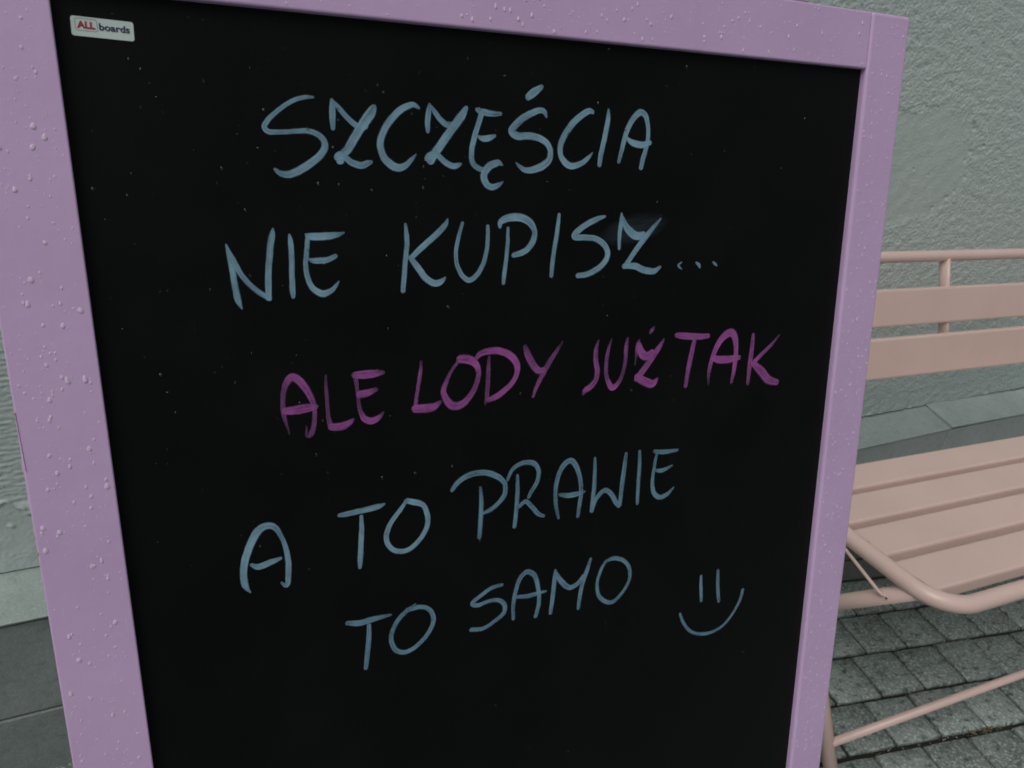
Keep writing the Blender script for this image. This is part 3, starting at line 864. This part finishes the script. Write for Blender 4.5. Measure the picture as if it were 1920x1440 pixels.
  ('chalk_letter','b',[[(-330,7606,28),(-331,7720,35),(-312,7827,38),(-274,7917,40),(-217,7946,43),(-158,7894,41),(-131,7792,36),(-123,7688,36),(-152,7574,34)],[(-308,7776,28),(-222,7759,36),(-143,7758,36),(-64,7759,18)]]),
  ('chalk_letter','b',[[(-27,7567,35),(-10,7709,40),(2,7834,39),(8,7909,23)],[(10,7889,29),(56,7808,45),(126,7738,46),(195,7746,43),(252,7799,41)],[(309,7925,27),(276,7829,41),(237,7722,41),(219,7622,38),(210,7540,33)]]),
  ('chalk_letter','b',[[(448,7873,28),(404,7811,33),(372,7714,33),(390,7603,36),(458,7531,37),(532,7517,37),(619,7582,34),(667,7665,34),(662,7760,37),(607,7834,37),(517,7875,39),(439,7868,28)]]),
  ('chalk_smiley','b',[[(1384,7514,28),(1393,7408,38),(1407,7276,32)],[(1562,7521,29),(1572,7376,42),(1598,7224,39)],[(1186,7229,25),(1230,7132,32),(1304,7037,32),(1411,6976,33),(1534,6954,33),(1656,6979,33),(1756,7057,34),(1835,7172,34),(1859,7268,37)]]),
]

def catmull(pts, step=.0009):
    P = [np.array(p, float) * 1e-4 for p in pts]
    P = [2 * P[0] - P[1]] + P + [2 * P[-1] - P[-2]]
    out = []
    for i in range(1, len(P) - 2):
        p0, p1, p2, p3 = P[i - 1:i + 3]
        n = max(2, int(np.linalg.norm((p2 - p1)[:2]) / step))
        for k in range(n):
            t = k / n
            out.append(.5 * ((2 * p1) + (-p0 + p2) * t + (2 * p0 - 5 * p1 + 4 * p2 - p3) * t * t + (-p0 + 3 * p1 - 3 * p2 + p3) * t ** 3))
    out.append(P[-2])
    return out
hr = random.Random(4)
for li, (nm, colr, strokes) in enumerate(LETTERS):
    bm = bmesh.new()
    uvl = bm.loops.layers.uv.new("UVMap")
    ldl = bm.verts.layers.float.new("load")
    for si, st in enumerate(strokes):
        pts = catmull(st)
        y = REC - .00012 - .00005 * si
        n = len(pts)
        L_ = 0.0
        rows_ = []
        j0 = hr.uniform(0, 200)
        for i, p in enumerate(pts):
            a = pts[max(0, i - 1)]; b = pts[min(n - 1, i + 1)]
            t = (b - a)[:2]; t /= (np.linalg.norm(t) + 1e-12)
            nv = np.array([-t[1], t[0]])
            if i: L_ += np.linalg.norm((pts[i] - pts[i - 1])[:2])
            w = max(.0003, p[2] / 2 * 1.06)
            wob = .00016 * (mnoise.noise(Vector((L_ * 300, j0, 0))))
            row = []
            for q in (-1, -.5, 0, .5, 1):
                pp = p[:2] + nv * (w * q + wob)
                nvt = bm.verts.new((pp[0], y, pp[1]))
                nvt[ldl] = 2000 * w * (1.7 if li == 20 and si == 1 else 1)
                row.append((nvt, (L_ * 1000 + j0, (q + 1) / 2)))
            rows_.append(row)
        # feathered caps: short lead-in / run-out so that stroke ends are rounded
        def cap(row_a, sgn, p, t, w):
            c = p[:2] + t * sgn * min(w * .55, .0016)
            vs = []
            for q, (vv, uv) in zip((-1, -.5, 0, .5, 1), row_a):
                pp = c + np.array([-t[1], t[0]]) * w * q * .72 - t * sgn * w * .35 * q * q
                nvt = bm.verts.new((pp[0], y, pp[1]))
                nvt[ldl] = vv[ldl] * .8
                vs.append((nvt, (uv[0] + sgn * 1.5, uv[1])))
            return vs
        t0 = (pts[1] - pts[0])[:2]; t0 /= np.linalg.norm(t0)
        t1 = (pts[-1] - pts[-2])[:2]; t1 /= np.linalg.norm(t1)
        rows_.insert(0, cap(rows_[0], -1, pts[0], t0, pts[0][2] / 2))
        rows_.append(cap(rows_[-1], 1, pts[-1], t1, pts[-1][2] / 2))
        for ra, rb in zip(rows_, rows_[1:]):
            for k in range(4):
                qd = (ra[k], ra[k + 1], rb[k + 1], rb[k])
                fc = bm.faces.new([x_[0] for x_ in qd])
                for lp, x_ in zip(fc.loops, qd): lp[uvl].uv = x_[1]
    mt = CHALK_P if colr == 'p' else (CHALK_B2 if li >= 37 else CHALK_B)
    o = sobj(nm, bm, mt, panel)
    if colr == 'p': o['label'] = "purple chalk letter"

# faint wiped smudge across the last letter of the second line
def mat_smudge():
    t = NT("chalk_smudge")
    sep = t.n('ShaderNodeSeparateXYZ')
    t.l(t.n('ShaderNodeUVMap').outputs[0], sep.inputs[0])
    u = t.math('SUBTRACT', t.math('MULTIPLY', sep.outputs[0], 2.0), 1.0)
    v = t.math('SUBTRACT', t.math('MULTIPLY', sep.outputs[1], 2.0), 1.0)
    rr = t.math('ADD', t.math('MULTIPLY', u, u), t.math('MULTIPLY', v, v))
    fall = t.ramp(rr, [(0.0, 1.0), (0.95, 0.0)])
    cb = t.n('ShaderNodeCombineXYZ')
    t.l(t.math('MULTIPLY', sep.outputs[0], 2.2), cb.inputs[0]); t.l(t.math('MULTIPLY', sep.outputs[1], 20.0), cb.inputs[1])
    st = t.ramp(t.noise(cb.outputs[0], 1.0, 5, 0.65, 0.6), [(0.35, 0.15), (0.75, 1.0)])
    a = t.math('MULTIPLY', t.math('MULTIPLY', fall, st), 0.13)
    df = t.n('ShaderNodeBsdfDiffuse'); df.inputs[0].default_value = (0.26, 0.42, 0.52, 1)
    tr = t.n('ShaderNodeBsdfTransparent')
    mx = t.n('ShaderNodeMixShader')
    t.l(a, mx.inputs[0]); t.l(tr.outputs[0], mx.inputs[1]); t.l(df.outputs[0], mx.inputs[2])
    t.l(mx.outputs[0], t.out.inputs['Surface'])
    return t.m
zl = [p for p in LETTERS if p[0] == 'chalk_letter'][17][2]
zx = sum(p[0] for p in zl[1]) / len(zl[1]) * 1e-4; zz_ = sum(p[1] for p in zl[1]) / len(zl[1]) * 1e-4
bm = bmesh.new()
uvl = bm.loops.layers.uv.new("UVMap")
an, hw_, hh_ = .17, .030, .0105
q = [(-1, -1), (1, -1), (1, 1), (-1, 1)]
fc = bm.faces.new([bm.verts.new((zx + .002 + a_ * hw_ * math.cos(an) - b_ * hh_ * math.sin(an), REC - .00006, zz_ + a_ * hw_ * math.sin(an) + b_ * hh_ * math.cos(an))) for a_, b_ in q])
for lp, (a_, b_) in zip(fc.loops, q): lp[uvl].uv = ((a_ + 1) / 2, (b_ + 1) / 2)
sobj("chalk_smudge", bm, mat_smudge(), panel)

# --- rain drops
def dome(V, F, cx, cy, cz, rx, rz, hgt, tear, rnd):
    """Shallow drop bulging towards -y, pointed upwards by tear."""
    seg, rings = 10, 3
    i0 = len(V)
    ph = rnd.uniform(0, 6.28)
    for rg in range(rings):
        a = rg / rings * math.pi / 2
        k = math.cos(a)
        for s in range(seg):
            th = 2 * math.pi * s / seg
            wob = 1 + .08 * math.sin(2 * th + ph) + .05 * math.sin(3 * th + ph * 2)
            x = rx * k * math.cos(th) * wob
            z = rz * k * math.sin(th) * wob
            if z > 0:
                z *= 1 + tear
                x *= 1 - tear * .35 * (z / (rz * (1 + tear)))
            zsag = -rz * .18 * math.sin(a)
            V.append((cx + x, cy - hgt * math.sin(a), cz + z + zsag))
    V.append((cx, cy - hgt, cz - rz * .18))
    ap = len(V) - 1
    for rg in range(rings - 1):
        for s in range(seg):
            a0 = i0 + rg * seg + s; a1 = i0 + rg * seg + (s + 1) % seg
            F.append((a0, a1, a1 + seg, a0 + seg))
    l0 = i0 + (rings - 1) * seg
    for s in range(seg): F.append((l0 + s, l0 + (s + 1) % seg, ap))
def drops(parent, name, x0, x1, z0, z1, y, n, rmean, rmax, rnd, mask=None, runs=0, mat=None):
    V, F = [], []
    items = []
    for _ in range(n):
        x, z = rnd.uniform(x0, x1), rnd.uniform(z0, z1)
        if mask and rnd.random() > mask(x, z): continue
        rr = min(rmax, rmean * math.exp(rnd.gauss(-.30, .70)))
        items.append((x, z, rr))
    for _ in range(runs):
        x, z = rnd.uniform(x0, x1), rnd.uniform(z0, z1)
        for k in range(rnd.randint(3, 8)):
            items.append((x + rnd.gauss(0, .0005), z - k * rnd.uniform(.002, .0042), rmean * rnd.uniform(.5, 1.2) * (1.5 if k == 0 else 1)))
    for x, z, rr in items:
        if not (x0 + rr < x < x1 - rr and z0 < z < z1): continue
        dome(V, F, x, y + .00004, z, rr * rnd.uniform(.8, 1.05), rr * rnd.uniform(.9, 1.2), rr * (rnd.uniform(.55, .75) if mat else rnd.uniform(.26, .42)), rnd.uniform(0, .25) + (.35 if rr > rmean * 1.6 else 0), rnd)
    me = bpy.data.meshes.new(name)
    me.from_pydata(V, [], F)
    me.polygons.foreach_set('use_smooth', [True] * len(me.polygons))
    return tag(link(name, me, mat or WATER, parent), kind='stuff')
dr = random.Random(21)
drops(front_l, "raindrops", XLo + .002, XLi - .002, .60, 1.178, 0, 1250, .00039, .0013, dr, runs=26)
drops(front_t, "raindrops", XLi + .002, XRi - .002, 1.1425, 1.178,   .0003, 800, .00046, .0011, dr, runs=4)
drops(front_r, "raindrops", XRi + .003, XRo - .002, .35, 1.178, 0, 2000, .00044, .0010, dr, runs=24)
def bmask(x, z):
    if abs(x - SX) < SW * .56 and abs(z - SZ) < SH * .7: return 0
    u = (x - XLi) / (XRi - XLi)
    return max(.04, min(1, (z - .80) / .22)) * (1.0 - .75 * max(0, min(1, (u - .35) / .35))) * (.35 + .65 * (mnoise.noise(Vector((x * 22, z * 14, 3))) * .5 + .5))
drops(panel, "raindrops", XLi + .001, XRi - .001, .55, 1.138, REC, 3300, .00036, .0009, dr, bmask, runs=30, mat=WATER_B)
